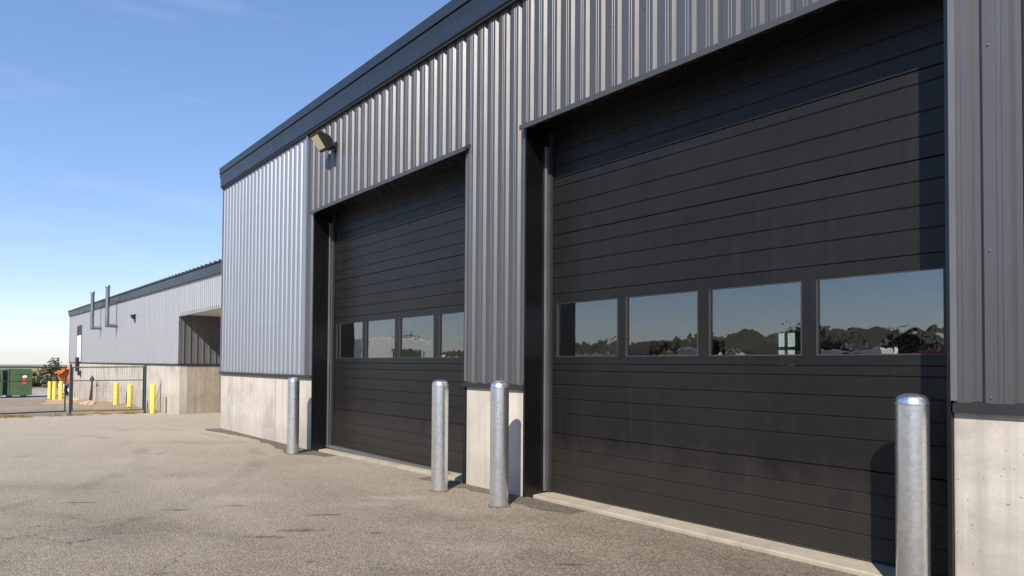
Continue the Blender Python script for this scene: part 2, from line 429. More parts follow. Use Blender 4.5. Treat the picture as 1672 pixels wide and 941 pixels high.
# grassy berm that closes the lot, with a bare earth scar
def berm(name, mat, cx, cy, rx, ry, h, seed):
    rnd = random.Random(seed); m = MB(); n, k = 40, 9; vs = []
    ph = [rnd.uniform(0, 6.28) for _ in range(5)]
    for j in range(k):
        r = 1 - j/(k-1)
        for i in range(n):
            a = 2*math.pi*i/n
            wob = 1 + .10*math.sin(2*a+ph[0]) + .06*math.sin(5*a+ph[1]) + .04*math.sin(9*a+ph[3])
            x, y = cx + rx*r*wob*math.cos(a), cy + ry*r*wob*math.sin(a)
            hh = h*(1 - r**1.8)*(1 + .12*math.sin(3*a+ph[2]) + .06*rnd.uniform(-1, 1)) if j else -.6
            vs.append((x, y, terrain(x, y) + hh))
    m.add(vs, [(j*n+i, j*n+(i+1) % n, (j+1)*n+(i+1) % n, (j+1)*n+i) for j in range(k-1) for i in range(n)])
    return tag(m.build(name, mat, smooth=50), kind='structure')
berm('grass_bank', M['grass'], -93, -8, 11, 17, 2.15, 3)
berm('grass_bank', M['grass'], -92, 13, 9, 10, 1.55, 5)
berm('earth_bank', M['redearth'], -96, 9.2, 7, 6, 1.9, 8)
# ------------------------------------------------------------------ main building
D = 4.709          # front of the cladding crests
DY = 5.08          # face of the doors
XL, XR = -15.93, 8.0
wh = thing('metal_warehouse', (XL, D, 0), 'charcoal and silver ribbed metal warehouse with two black overhead doors and concrete base', 'warehouse')

def corrug(m, p0, d, nrm, length, z0, z1, pitch, phase, depth=.029, lines=True, mi=0):
    """ribbed sheet: wide crests, narrow valleys; d along, nrm outward (2D)"""
    prof = [(0, 0), (.026, 1), (.056, 1), (.078, 0)] + ([(.138, 0), (.141, .1), (.144, 0), (.165, 0), (.168, .1), (.171, 0)] if lines else [])
    pts = []
    t = phase - pitch*math.ceil(phase/pitch) - pitch
    while t < length + pitch:
        for a, k in prof:
            pts.append((t + a*pitch/.2075, k*depth))
        t += pitch
    out = []
    for i, (a, k) in enumerate(pts):
        if 0 < a < length: out.append((a, k))
    out = [(0, out[0][1])] + out + [(length, out[-1][1])]
    P = [(p0[0] + d[0]*a - nrm[0]*k, p0[1] + d[1]*a - nrm[1]*k, z0) for a, k in out]
    m.sheet(P, (0, 0, z1 - z0), mi)

TOP = 5.60
def clad(mat, x0, x1, z0, z1, pitch, ref, screws=True, name='wall_cladding', label=None):
    m = MB(); corrug(m, (x0, D), (1, 0), (0, -1), x1-x0, z0, z1, pitch, ref - x0)
    if screws:                                  # self-drilling screws beside the valleys
        x = ref
        k = math.floor((x0 - ref)/pitch)
        while ref + k*pitch < x1:
            sx = ref + k*pitch + .108
            if x0 + .02 < sx < x1 - .02:
                for sz in [z0 + .045] + [z for z in (2.2, 3.45) if z0 + .3 < z < z1 - .3] + [z for z in (4.75,) if z0 + .3 < z < z1 - .2]:
                    m.lathe((sx, D, sz), [(.008, 0), (.008, .003), (.005, .003), (.005, .008), (.002, .009)], 6, 1, (0, -1, 0))
            k += 1
    return m.build(name, [mat, M['grey_trim']], wh, label=label)
clad(M['silver'], XL+.04, -11.14, 1.27, TOP, .2115, -15.645, label='silver ribbed cladding')
clad(M['charcoal'], -11.10, -10.83, 1.27, 4.11, .2047, -10.94)
clad(M['charcoal'], -11.10, -6.36, 4.11, TOP, .2115, -7.31)
clad(M['charcoal'], -6.36, -5.29, 1.27, TOP, .2047, -5.415)
clad(M['charcoal'], -5.29, -1.27, 4.08, TOP, .2047, -5.21)
clad(M['charcoal'], -1.27, XR, 1.27, TOP, .207, -1.19)
# end wall facing the alcove
m = MB(); corrug(m, (XL, 20.), (0, -1), (-1, 0), 20.-D-.03, 1.27, TOP, .21, .05, lines=False)
m.build('end_cladding', M['silver'], wh)
# corner post, edge trims
m = MB(); m.box(XL-.012, XL+.045, D-.012, D+.02, 1.275, TOP); m.box(XL-.012, XL, D+.02, D+.09, 1.275, TOP)
m.build('corner_trim', M['grey_trim'], wh)
m = MB(); m.box(-11.145, -11.10, D-.022, D+.02, 1.277, TOP-.02); m.build('edge_trim', M['silver'], wh)
# walls behind the sheets (0.2 m thick), with the door openings left open
m = MB(); y0, y1 = D+.04, D+.26
for a, b, z0, z1 in ((XL+.02, -10.83, 1.2, 5.9), (-10.83, -6.36, 4.15, 5.9), (-6.36, -5.29, 1.2, 5.9), (-5.29, -1.25, 4.12, 5.9), (-1.25, XR, 1.2, 5.9)):
    m.box(a, b, y0, y1, z0, z1)
m.box(XL+.04, XL+.24, y1, 20, .0, 5.9)
m.box(XR-.2, XR, y1, 20, .0, 5.9)
bx0, bx1, bz0, bz1 = -8.27, -7.72, 1.25, 2.37     # far window opening
m.box(XL+.24, bx0, 16.0, 16.2, 0, 5.9); m.box(bx1, XR-.2, 16.0, 16.2, 0, 5.9)
m.box(bx0, bx1, 16.0, 16.2, 0, bz0); m.box(bx0, bx1, 16.0, 16.2, bz1, 5.9)
m.build('wall_core', M['dark'], wh)
m = MB(); m.box(bx0, bx1, 16.02, 16.08, bz0, bz0+.04); m.box(bx0, bx1, 16.02, 16.08, bz1-.04, bz1)
m.box(bx0, bx0+.035, 16.02, 16.08, bz0+.04, bz1-.04); m.box(bx1-.035, bx1, 16.02, 16.08, bz0+.04, bz1-.04)
xm = (bx0+bx1)/2
m.box(xm-.03, xm+.03, 16.02, 16.08, bz0+.04, bz1-.04); m.box(bx0+.035, xm-.03, 16.02, 16.08, 1.90, 1.98); m.box(xm+.03, bx1-.035, 16.02, 16.08, 1.90, 1.98)
m.build('rear_window', M['black'], wh)
m = MB(); m.box(XL+.24, XR-.2, 4.97, 16, .02, .048); m.build('floor_slab', M['lightwall'], wh)
# roof sheet
m = MB(); m.prism([(XL+.02, D+.1, 5.9), (XL+.02, 20.1, 6.3), (XL+.02, 20.1, 6.2), (XL+.02, D+.1, 5.8)], (XR-XL-.02, 0, 0)); m.build('roof', M['roofsheet'], wh)
# fascia: two folded tiers
prof = [(.03, 5.575), (-.045, 5.585), (-.06, 5.60), (-.06, 5.765), (-.085, 5.86), (-.06, 5.868), (-.06, 5.885), (-.09, 5.89), (-.09, 6.035), (.3, 6.07), (.3, 5.60), (.03, 5.60)]
m = MB(); m.prism([(XL-.035, D+a, z) for a, z in prof], (XR-XL+.035, 0, 0)); m.build('fascia', M['fascia'], wh)
m = MB(); m.box(XL-.02, XR, D-.045, D+.03, 5.553, 5.573); m.build('eave_trim', M['flash'], wh)
for x in (-12.9, -9.85, -6.8):
    m = MB(); m.box(x-.003, x+.003, D-.0925, D-.085, 5.892, 6.03); m.build('fascia_joint', M['trim'], wh)
# concrete bases + black ledge flashing
def base(x0, x1, mat, nm='concrete_base'):
    m = MB(); ks = sorted([x0, x1] + [k for k in KX if x0 < k < x1])
    for a, b in zip(ks, ks[1:]):
        pass
    zb = min(gz(x0), gz(x1)) - .15
    m.box(x0, x1, D+.012, D+.30, zb, 1.225)
    return m.build(nm, mat, wh, bevel=.008)
base(XL, -10.86, M['concrete']); base(-6.345, -5.305, M['concrete']); base(-1.283, XR, M['concrete'])
m = MB(); m.box(XL+.0, XL+.28, D+.31, 20, -.3, 1.225); m.build('concrete_base', M['concrete2'], wh)
for a, b in ((XL-.03, -10.815), (-6.385, -5.27), (-1.275, XR)):
    m = MB(); m.prism([(a, D+.02, 1.29), (a, D-.03, 1.268), (a, D-.03, 1.222), (a, D-.02, 1.222), (a, D+.02, 1.228)], (b-a, 0, 0)); m.build('base_flashing', M['flash'], wh)
# control joint in the left base
m = MB(); m.box(-12.52, -12.512, D+.010, D+.0125, 0, 1.22); m.build('control_joint', M['flash'], wh)

for x in (-15.1, -13.6, -11.6, -5.82, -.55, .6):
    for z in (.42, .95):
        m = MB(); m.lathe((x, D+.0125, z), [(.016, 0), (.016, .0015), (.011, .002)], 12, 0, (0, -1, 0)); m.build('tie_plug', M['concrete2'], wh)

def portal(x0, x1, ztop, zsill0, zsill1, grooves, panes, pz0, pz1, joints, right_vis):
    """black lined opening, threshold and sectional door"""
    # linings
    m = MB(); m.box(x0-.022, x0, D-.006, DY+.06, min(zsill0, zsill1)-.05, ztop+.02); m.build('door_jamb', M['jamb'], wh)
    m = MB(); m.box(x1, x1+.022, D-.006, DY+.06, min(zsill0, zsill1)-.05, ztop+.02); m.build('door_jamb', M['jamb'], wh)
    m = MB(); m.box(x0, x1, D+.0, DY+.06, ztop, ztop+.03); m.build('door_soffit', M['jamb'], wh)
    # face trims
    m = MB(); m.box(x0-.03, x0-.022, D-.012, D+.03, 1.29, ztop+.02); m.box(x0-.03, x0-.022, D-.004, D+.02, gz(x0)-.05, 1.222, 1)
    m.build('jamb_trim', [M['grey_trim'], M['flash']], wh)
    m = MB(); m.box(x1+.022, x1+.058, D-.012, D+.03, 1.29, ztop+.02); m.box(x1+.022, x1+.028, D-.004, D+.02, gz(x1)-.05, 1.222, 1)
    m.build('jamb_trim', [M['grey_trim'], M['flash']], wh)
    m = MB(); zl = ztop-.055; m.prism([(x0-.03, D+.0, ztop+.045), (x0-.03, D-.085, zl+.052), (x0-.03, D-.085, zl), (x0-.03, D-.075, zl), (x0-.03, D-.06, zl+.03), (x0-.03, D+.0, ztop-.002)], (x1-x0+.12, 0, 0))
    m.build('header_trim', M['trim'], wh)  # lip projection and right overrun added to deepen the shadow on the door
    # threshold
    m = MB(); vs = []
    for x, zs in ((x0, zsill0), (x1, zsill1)):
        vs += [(x, D+.125, gz(x)-.05), (x, D+.125, gz(x)+.004), (x, D+.14, gz(x)+.012), (x, DY+.03, zs), (x, DY+.03, zs-.1)]
    m.add(vs, [(i, (i+1) % 5, 5+(i+1) % 5, 5+i) for i in range(5)] + [(4,3,2,1,0), (5,6,7,8,9)])
    m.build('threshold', M['sill'], wh)
    # guide rails
    for x, s in ((x0, 1), (x1, -1)):
        m = MB(); a, b = sorted((x + s*.008, x + s*.028)); m.box(a, b, DY-.10, DY-.075, min(zsill0, zsill1)+.02, ztop-.22)
        a, b = sorted((x + s*.002, x + s*.010)); m.box(a, b, DY-.10, DY-.012, min(zsill0, zsill1)+.02, ztop-.16)
        m.build('guide_rail', M['rail'], wh, bevel=.002)
        m = MB(); a, b = sorted((x, x + s*.045)); m.box(a, b, DY-.035, DY-.004, min(zsill0, zsill1)+.0, ztop); m.build('door_stop', M['rubber'], wh)
    # door leaf made of sections with pressed V grooves
    door = bpy.data.objects.new('overhead_door', None); COL.objects.link(door); door.parent = wh
    door.location = (x0 - wh.location.x, DY - wh.location.y, 0); door['label'] = None or 'black sectional overhead door'
    zb = min(zsill0, zsill1)
    edges = [zsill0 + .015] + joints + [ztop + .3]
    a0, a1 = x0 + .004, x1 - .004
    for za, zb_ in zip(edges, edges[1:]):
        window = za < (pz0+pz1)/2 < zb_
        zlo, zhi = za + .0015, zb_ - .0015
        dz = (zsill1 - zsill0) if za == edges[0] else 0
        m = MB()
        if not window:
            pts = [(zlo, .009), (zlo+.005, 0)]
            for g in [g for g in grooves if zlo + .03 < g < zhi - .03]:
                pts += [(g-.009, 0), (g-.005, .003), (g-.0015, .007), (g+.0015, .007), (g+.004, .002), (g+.007, 0)]
            pts += [(zhi-.005, 0), (zhi, .009)]
            P = [(a0, DY + y, z) for z, y in pts] + [(a0, DY+.012, zhi+.0013), (a0, DY+.05, zhi+.0013), (a0, DY+.05, zlo-.0013), (a0, DY+.012, zlo-.0013)]
            m.prism(P, (a1-a0, 0, 0))
            if dz:      # bottom edge follows the threshold
                m.v = [(x, y, z + (dz*(x-x0)/(x1-x0) if z < zlo+.01 else 0)) for x, y, z in m.v]
        else:
            m.box(a0, a1, DY+.022, DY+.05, zlo-.0013, zlo); m.box(a0, a1, DY+.022, DY+.05, zhi, zhi+.0013)
            m.box(a0, a1, DY-.001, DY+.05, zlo, pz0); m.box(a0, a1, DY-.001, DY+.05, pz1, zhi)
            e = [a0] + [v for p in panes for v in p] + [a1]
            for i in range(0, len(e), 2): m.box(e[i], e[i+1], DY-.001, DY+.05, pz0, pz1)
        sec = m.build('door_section' if not window else 'window_section', M['door'], door)
    for p0, p1 in panes:
        m = MB(); w = .011
        m.box(p0, p1, DY-.006, DY+.03, pz0, pz0+w); m.box(p0, p1, DY+.004, DY+.03, pz1-w, pz1)
        m.box(p0, p0+w, DY-.004, DY+.03, pz0+w, pz1-w); m.box(p1-w, p1, DY-.004, DY+.03, pz0+w, pz1-w)
        m.build('window_frame', M['bead'], door)
        m = MB(); m.box(p0+w, p1-w, DY+.017, DY+.022, pz0+w, pz1-w)
        ta, tb = random.uniform(-.0022, .0022), random.uniform(-.0012, .0012)      # no two panes sit quite alike in their beads
        m.v = [(x, y + ta*(x-p0)/(p1-p0) + tb*(z-pz0)/(pz1-pz0), z) for x, y, z in m.v]
        m.build('window_pane', M['glass'], door)
    m = MB(); zz = [zsill0, zsill1]
    m.add([(x, y, z) for x, zs in ((a0, zsill0), (a1, zsill1)) for y, z in ((DY-.004, zs+.002), (DY-.004, zs+.018), (DY+.04, zs+.018), (DY+.04, zs+.002))],
          [(0,1,2,3), (7,6,5,4), (0,4,5,1), (1,5,6,2), (2,6,7,3), (3,7,4,0)])
    m.build('bottom_seal', M['rubber'], door)
    return door
portal(-5.265, -1.312, 4.105, .075, .075,
       [.262, .415, .571, .959, 1.118, 1.274, 1.427, 2.461, 2.62, 2.793, 3.105, 3.278, 3.48, 3.717, 3.878],
       [(-5.155, -4.28), (-4.178, -3.345), (-3.235, -2.40), (-2.289, -1.42)], 1.579, 2.18, [.735, 1.506, 2.28, 2.945, 3.575], True)
portal(-10.80, -6.388, 4.13, .0, .062,
       [.172, .33, .485, .91, 1.075, 1.25, 1.40, 2.45, 2.61, 2.77, 3.10, 3.27, 3.43, 3.75, 3.9],
       [(-10.66, -9.69), (-9.587, -8.654), (-8.53, -7.60), (-7.476, -6.53)], 1.575, 2.19, [.70, 1.50, 2.28, 2.945, 3.59], False)

# floodlight on the wall above the smaller door
fl = thing('floodlight', (-10.0, D, 5.08), 'black wall floodlight with amber lens above the far door', 'floodlight')
m = MB(); x0, x1 = -10.16, -9.88
m.prism([(x0, 4.33, 5.20), (x0, 4.38, 5.235), (x0, 4.54, 5.20), (x0, 4.61, 5.13), (x0, 4.61, 5.02), (x0, 4.55, 4.98), (x0, 4.50, 4.965)], (x1-x0, 0, 0))
m.build('housing', M['black'], fl, bevel=.012)
m = MB(); a = Vector((0, 4.33, 5.20)); b = Vector((0, 4.50, 4.965)); nn = Vector((0, -(a-b).z, (a-b).y)).normalized()
if nn.z > 0: nn = -nn
a2, b2 = a + (b-a)*.12 + nn*.003, b + (a-b)*.10 + nn*.003
m.prism([(x0+.03, a2.y, a2.z), (x0+.03, b2.y, b2.z), (x0+.03, b2.y+nn.y*.006, b2.z+nn.z*.006), (x0+.03, a2.y+nn.y*.006, a2.z+nn.z*.006)], (x1-x0-.06, 0, 0))
m.build('lens', M['lens'], fl)
m = MB(); m.tube((-10.01, 4.59, 5.07), (-10.01, 4.69, 5.07), .028, 12); m.tube((-10.06, 4.61, 5.02), (-9.96, 4.61, 5.02), .03, 12); m.build('arm', M['black'], fl, smooth=40)
m = MB(); m.box(-10.08, -9.94, 4.675, 4.712, 5.0, 5.14); m.build('mounting_plate', M['black'], fl, bevel=.006)

# ------------------------------------------------------------------ galvanised bollards
def bollard(name, x, y, r, h, mat, label, cat, group, cap=True):
    z = gz(x)
    b = thing(name, (x, y, z), label, cat, group)
    m = MB(); m.lathe((x, y, z-.05), [(r, 0), (r, h-.02)] if cap else [(r, 0), (r, h-.05), (r*.93, h-.02), (r*.7, h+.0), (0.01, h+.012)], 40); m.build('post', mat, b, smooth=40)
    if cap:
        m = MB(); m.lathe((x, y, z+h-.07), [(r, -.001), (r+.0035, .002), (r+.0035, .008), (r-.001, .012), (r-.002, .02), (r*.93, .04), (r*.78, .056), (r*.55, .066), (r*.28, .071), (.004, .073)], 40)
        m.build('cap', mat, b, smooth=45)
    m = MB(); n = 26
    ring = [(x + (r+random.uniform(.012, .03))*math.cos(2*math.pi*i/n), y + (r+random.uniform(.012, .03))*math.sin(2*math.pi*i/n)) for i in range(n)]
    m.add([(px, py, gz(px)+.005) for px, py in ring] + [(x + (r-.002)*math.cos(2*math.pi*i/n), y + (r-.002)*math.sin(2*math.pi*i/n), z+.016) for i in range(n)],
          [(i, (i+1) % n, n+(i+1) % n, n+i) for i in range(n)])
    m.build('base_collar', M['patch'], b)
    return b
GB = 'galvanised steel bollards guarding the doors'
bollard('bollard', -10.63, 4.31, .095, 1.27, M['galv'], 'galvanised steel bollard farthest from the camera, in front of the long left concrete base', 'bollard', GB)
bollard('bollard', -6.22, 4.25, .095, 1.27, M['galv'], 'galvanised steel bollard in front of the right part of the smaller door', 'bollard', GB)
bollard('bollard', -5.12, 4.23, .095, 1.27, M['galv'], 'galvanised steel bollard in front of the concrete pier between the two doors', 'bollard', GB)
bollard('bollard', -1.492, 4.655, .095, 1.27, M['galv'], 'large nearest galvanised steel bollard at the right end of the big door', 'bollard', GB)

# ------------------------------------------------------------------ low building
YB = 5.90
XA, XB0 = -24.68, -53.2
lb = thing('low_building', (XA, YB, gz(XA)), 'long low silver ribbed building on a concrete base beyond the warehouse', 'building')
def zroof(x): return 4.42 + (4.84-4.42)*(x+20)/(XB0+20)
def rib_line(x0, x1, pitch=.215):
    prof = [(0, 0), (.036, 1), (.073, 1), (.093, 0)]; P = []; x = x0
    P.append((x0, YB))
    while x + .1 < x1:
        for a, k in prof: P.append((x + a, YB + k*.03))
        x += pitch
    P.append((x1, YB)); return P
def lb_clad(x0, x1, z0):
    P = rib_line(x0, x1); n = len(P); m = MB()
    m.add([(x, y, z0) for x, y in P] + [(x, y, zroof(x)-.12) for x, y in P], [(i, i+1, n+i+1, n+i) for i in range(n-1)])
    m.build('wall_cladding', M['silver2'], lb)
vx0, vx1, vz0, vz1 = -49.6, -47.5, 1.48, 3.75
lb_clad(XB0, vx0, 1.43); lb_clad(vx1, XA, 1.43)
P = rib_line(vx0, vx1); n = len(P); m = MB(); m.add([(x, y, vz1) for x, y in P] + [(x, y, zroof(x)-.12) for x, y in P], [(i, i+1, n+i+1, n+i) for i in range(n-1)]); m.build('wall_cladding', M['silver2'], lb)
lb_clad(XA, XL-.05, 3.10)
# alcove side wall with wide standing ribs
m = MB(); P = [(XA, YB+.07)]
y = YB + .12
while y < 11.9:
    P += [(XA, y), (XA+.035, y+.012), (XA+.035, y+.045), (XA, y+.057)]
    y += .212
P.append((XA, 12.))
m.sheet([(x, y, 1.43) for x, y in P], (0, 0, 1.72)); m.build('alcove_cladding', M['grey_trim'], lb)
m = MB(); m.box(XA-.03, XA+.01, YB-.012, YB+.07, 1.44, 3.10); m.build('corner_trim', M['grey_trim'], lb)
m = MB(); m.box(XL-.11, XL-.05, YB-.015, YB+.02, 3.06, 4.3); m.build('corner_trim', M['grey_trim'], lb)
m = MB(); m.box(XB0-.02, XB0+.05, YB-.012, YB+.07, 1.44, zroof(XB0)-.1); m.build('corner_trim', M['grey_trim'], lb)
m = MB(); m.box(XA+.01, XL-.05, YB+.0, 12.2, 3.14, 3.2); m.build('alcove_soffit', M['offwhite'], lb)
m = MB(); m.box(XA-.03, XL-.05, YB-.01, YB-.004+.03, 3.065, 3.10); m.build('header_trim', M['grey_trim'], lb)
m = MB(); m.box(XB0+.03, XA-.03, YB+.05, 24, 1.35, 4.3); m.box(XA-.03, XL-.05, 12.0, 24, -.5, 4.3); m.box(XA-.03, XL-.05, YB+.04, 12., 3.2, 4.3); m.build('wall_core', M['lightwall'], lb)
m = MB(); m.box(XB0, XA, YB+.015, YB+.3, -1.6, 1.40); m.build('concrete_base', M['concrete'], lb, bevel=.01)
m = MB(); m.box(XA-.3, XA-.004, YB+.3, 12, -.8, 1.40); m.build('concrete_base', M['concrete2'], lb)
m = MB(); m.box(XB0-.02, XA+.02, YB-.025, YB+.05, 1.375, 1.432); m.box(XA-.05, XA+.035, YB+.05, 12., 1.375, 1.432); m.build('base_flashing', M['flash'], lb)
m = MB()
m.add([(x, YB+o, zroof(x)+dz) for x in (XB0-.06, XL-.06) for o, dz in ((-.10, -.02), (-.07, -.30), (.08, -.30), (.3, .04))],
      [(0,1,2,3), (7,6,5,4), (0,4,5,1), (1,5,6,2), (2,6,7,3), (3,7,4,0)]); m.build('fascia', M['fascia'], lb)
m = MB()
m.add([(x, y, zroof(x)+dz) for x in (XB0-.08, XL-.04) for y, dz in ((YB-.13, .0), (YB-.13, .035), (24., .5), (24., .46))],
      [(0,1,2,3), (7,6,5,4), (0,4,5,1), (1,5,6,2), (2,6,7,3), (3,7,4,0)])
x = XB0
while x < XL - .2:       # standing seams of the roof seen edge-on along the eave
    z = zroof(x); m.box(x, x+.05, YB-.13, YB+1.2, z+.03, z+.075); x += .45
m.build('roof', M['flash'], lb)
# tall narrow opening at the far end: dark louvre above a white panel
m = MB(); m.box(vx0, vx0+.05, YB-.01, YB+.3, vz0, vz1); m.box(vx1-.05, vx1, YB-.01, YB+.3, vz0, vz1); m.box(vx0+.05, vx1-.05, YB-.01, YB+.3, vz1-.05, vz1); m.build('opening_trim', M['trim'], lb)
m = MB(); m.box(vx0+.05, vx1-.05, YB+.02, YB+.045, 3.15, vz1-.05)
for k in range(5): m.box(vx0+.05, vx1-.05, YB-.005, YB+.018, 3.18+k*.105, 3.22+k*.105)
m.build('louvre', M['black'], lb)
m = MB(); m.box(vx0+.05, vx1-.55, YB+.0, YB+.046, vz0, 3.12); m.build('white_panel', M['white'], lb)
m = MB(); m.box(vx1-.55, vx1-.05, YB+.03, YB+.046, vz0, 3.12); m.build('dark_panel', M['black'], lb)
# conduit below the opening
sd = thing('downpipe', (-48.65, YB, .8), 'short dark downpipe with a meter box under the white panel of the low building', 'pipe')
m = MB(); m.box(-48.95, -48.45, YB-.16, YB-.03, .85, 1.75); m.build('pipe', M['black'], sd, bevel=.01)
m = MB(); m.box(-48.1, -47.6, YB-.14, YB+.012, .62, .92); m.build('meter_box', M['black'], sd, bevel=.01)
# two exhaust flues bent out of the wall
for (x, zt, zb, lab) in ((-40.6, 5.18, 3.29, 'steel exhaust flue on the low building wall, left and shorter of the two'),
                         (-36.1, 5.12, 3.23, 'steel exhaust flue on the low building wall, right and taller of the two')):
    yy = YB - .42
    f = thing('exhaust_flue', (x, YB, zb), lab, 'flue', 'exhaust flues on the low building')
    m = MB(); m.tube((x, yy, zb), (x, yy, zt), .088, 16); m.build('stack', M['pipe'], f, smooth=40)
    m = MB(); m.lathe((x, yy, zt-.1), [(.10, 0), (.10, .1), (.088, .12)], 16); m.build('collar', M['pipe'], f, smooth=40)
    m = MB(); m.lathe((x, yy, zb-.02), [(.02, -.09), (.07, -.075), (.092, -.02), (.092, .03)], 16); m.tube((x, yy, zb-.02), (x, YB-.02, zb-.02), .085, 16); m.build('elbow', M['pipe'], f, smooth=50)
    m = MB(); m.box(x-.03, x+.03, yy+.1, YB+.0, 4.35, 4.40); m.build('bracket', M['grey_trim'], f)
wl = thing('wall_lamp', (-32.0, YB, 3.45), 'small dark wall lamp on the silver wall of the low building', 'lamp')
m = MB(); m.prism([(-32.10, YB-.19, 3.50), (-32.10, YB-.04, 3.55), (-32.10, YB-.04, 3.34), (-32.10, YB-.10, 3.34)], (.18, 0, 0)); m.build('shade', M['black'], wl, bevel=.012)
m = MB(); m.box(-32.05, -31.97, YB-.04, YB+.0, 3.20, 3.56); m.build('bracket', M['black'], wl)
# standpipe with braces at the wall foot
sp = thing('standpipe', (-41.6, YB-.25, gz(-41.6)), 'dark standpipe with slanting brace against the concrete base of the low building', 'pipe')
z = gz(-41.6); yy = YB-.25
m = MB(); m.tube((-41.5, yy, z-.1), (-41.5, yy, z+1.5), .045, 8); m.tube((-41.9, yy, z+1.25), (-41.2, yy, z+1.25), .04, 8); m.build('riser', M['fence'], sp)
m = MB(); m.tube((-42.3, yy, z-.1), (-41.6, yy, z+1.0), .035, 8); m.build('brace', M['fence'], sp)
m = MB(); m.lathe((-41.5, yy, z+1.28), [(.09, 0), (.12, .06), (.05, .2), (.02, .24)], 10); m.build('valve', M['fence'], sp, smooth=40)
for i, (x, y, r, lab) in enumerate(((-44.3, 5.3, .34, 'pale rubble stone on the soil bank, nearest the far standpipe'), (-37.1, 5.0, .30, 'pale rubble stone on the soil bank behind the first yellow bollards'), (-37.75, 4.8, .2, 'smallest pale stone on the soil bank'))):
    m = MB(); n = 10; vs = []
    prof = [(.75, -.2), (1, .15), (.85, .5), (.4, .75), (.02, .8)]
    for rr, hh in prof:
        for k in range(n):
            a = 2*math.pi*k/n; q = r*rr*random.uniform(.8, 1.15); vs.append((x + q*math.cos(a)*1.3, y + q*math.sin(a), gz(x) + .05 + hh*r*random.uniform(.9, 1.1)))
    m.add(vs, [(k*n+j, k*n+(j+1) % n, (k+1)*n+(j+1) % n, (k+1)*n+j) for k in range(len(prof)-1) for j in range(n)])
    o = m.build('stone', M['stone']); tag(o, lab, 'stone', 'stones along the soil bank')

# ------------------------------------------------------------------ gate and yellow bollards
YG = 'yellow bollards near the gate'
bollard('yellow_bollard', -26.02, 5.40, .088, 1.10, M['yellow'], 'yellow bollard standing alone right of the gate before bare concrete', 'bollard', YG, False)
bollard('yellow_bollard', -28.91, 5.20, .092, 1.10, M['yellow'], 'yellow bollard seen through the mesh just left of the gate end post', 'bollard', YG, False)
bollard('yellow_bollard', -33.3, 5.45, .10, 1.18, M['yellow'], 'yellow bollard seen through the middle of the gate mesh, left of its twin', 'bollard', YG, False)
YF = 'yellow bollards in front of the orange mixer truck'
bollard('yellow_bollard', -55.2, 5.04, .115, 1.34, M['yellow'], 'far yellow bollard nearest the green dumpster, leftmost of three', 'bollard', YF, False)
bollard('yellow_bollard', -52.0, 5.00, .115, 1.34, M['yellow'], 'far yellow bollard in the middle of the three by the orange truck', 'bollard', YF, False)
bollard('yellow_bollard', -49.7, 5.11, .115, 1.32, M['yellow'], 'far yellow bollard closest to the gate post, rightmost of three', 'bollard', YF, False)

def gate(p0, p1, label, mesh, name='mesh_gate', postB=True, postA=True):
    a, b = Vector(p0), Vector(p1); za, zb = gz(a.x), gz(b.x)
    g = thing(name, (a.x, a.y, za), label, 'gate', None)
    H = 1.74; r = .024
    def pt(t, h): return (a.x+(b.x-a.x)*t, a.y+(b.y-a.y)*t, za+(zb-za)*t + h)
    for ok, t in ((postA, 0), (postB, 1)):
        if ok:
            m = MB(); m.tube(pt(t, -.1), pt(t, H+.05), .041, 14); m.lathe(pt(t, H+.05), [(.045, 0), (.035, .025), (.005, .04)], 14); m.build('post', M['fence'], g, smooth=40)
    m = MB()
    for h in (.14, 1.22, H-.04): m.tube(pt(.0, h), pt(1, h), r if h != 1.22 else r*.7, 10)
    m.tube(pt(.025, .14), pt(.025, H-.04), r, 10); m.tube(pt(.975, .14), pt(.975, H-.04), r, 10)
    m.build('frame', M['fence'], g, smooth=40)
    if mesh:
        m = MB(); L = (b-a).length; k = int(L/.075)
        for i in range(1, k): m.tube(pt(i/k, .16), pt(i/k, H-.06), .0026, 4, caps=False)
        for j in range(1, 21): m.tube(pt(.03, .14+j*.075), pt(.97, .14+j*.075), .0026, 4, caps=False)
        m.build('mesh_panel', M['fence'], g)
    return g
gate((-27.98, 3.16), (-26.80, 5.30), 'dark steel gate leaf with square wire mesh standing ajar by the concrete wall', True)
gate((-27.6, .93), (-27.93, 3.05), 'dark steel rail gate leaf at the left edge in front of the green dumpster', False, 'rail_gate', postB=False)
m = MB()
rnd = random.Random(4)
for i in range(900):         # dry weeds under the gate
    t = rnd.random(); x = -27.75 + rnd.gauss(0, .16) + (t*.9 if t > .4 else 0); y = -.6 + 5.6*t
    if math.sin(t*21)+math.sin(t*47) < -.2: continue
    for k in range(3):
        h = rnd.uniform(.03, .13); a = rnd.uniform(0, 6.28); w = .012
        bx, by = x+rnd.gauss(0, .04), y+rnd.gauss(0, .05); z = gz(bx)-.005
        m.add([(bx-w*math.cos(a), by-w*math.sin(a), z), (bx+w*math.cos(a), by+w*math.sin(a), z), (bx+rnd.gauss(0, .05), by+rnd.gauss(0, .05), z+h)], [(0, 1, 2)])
tag(m.build('weeds', M['straw']), kind='stuff')

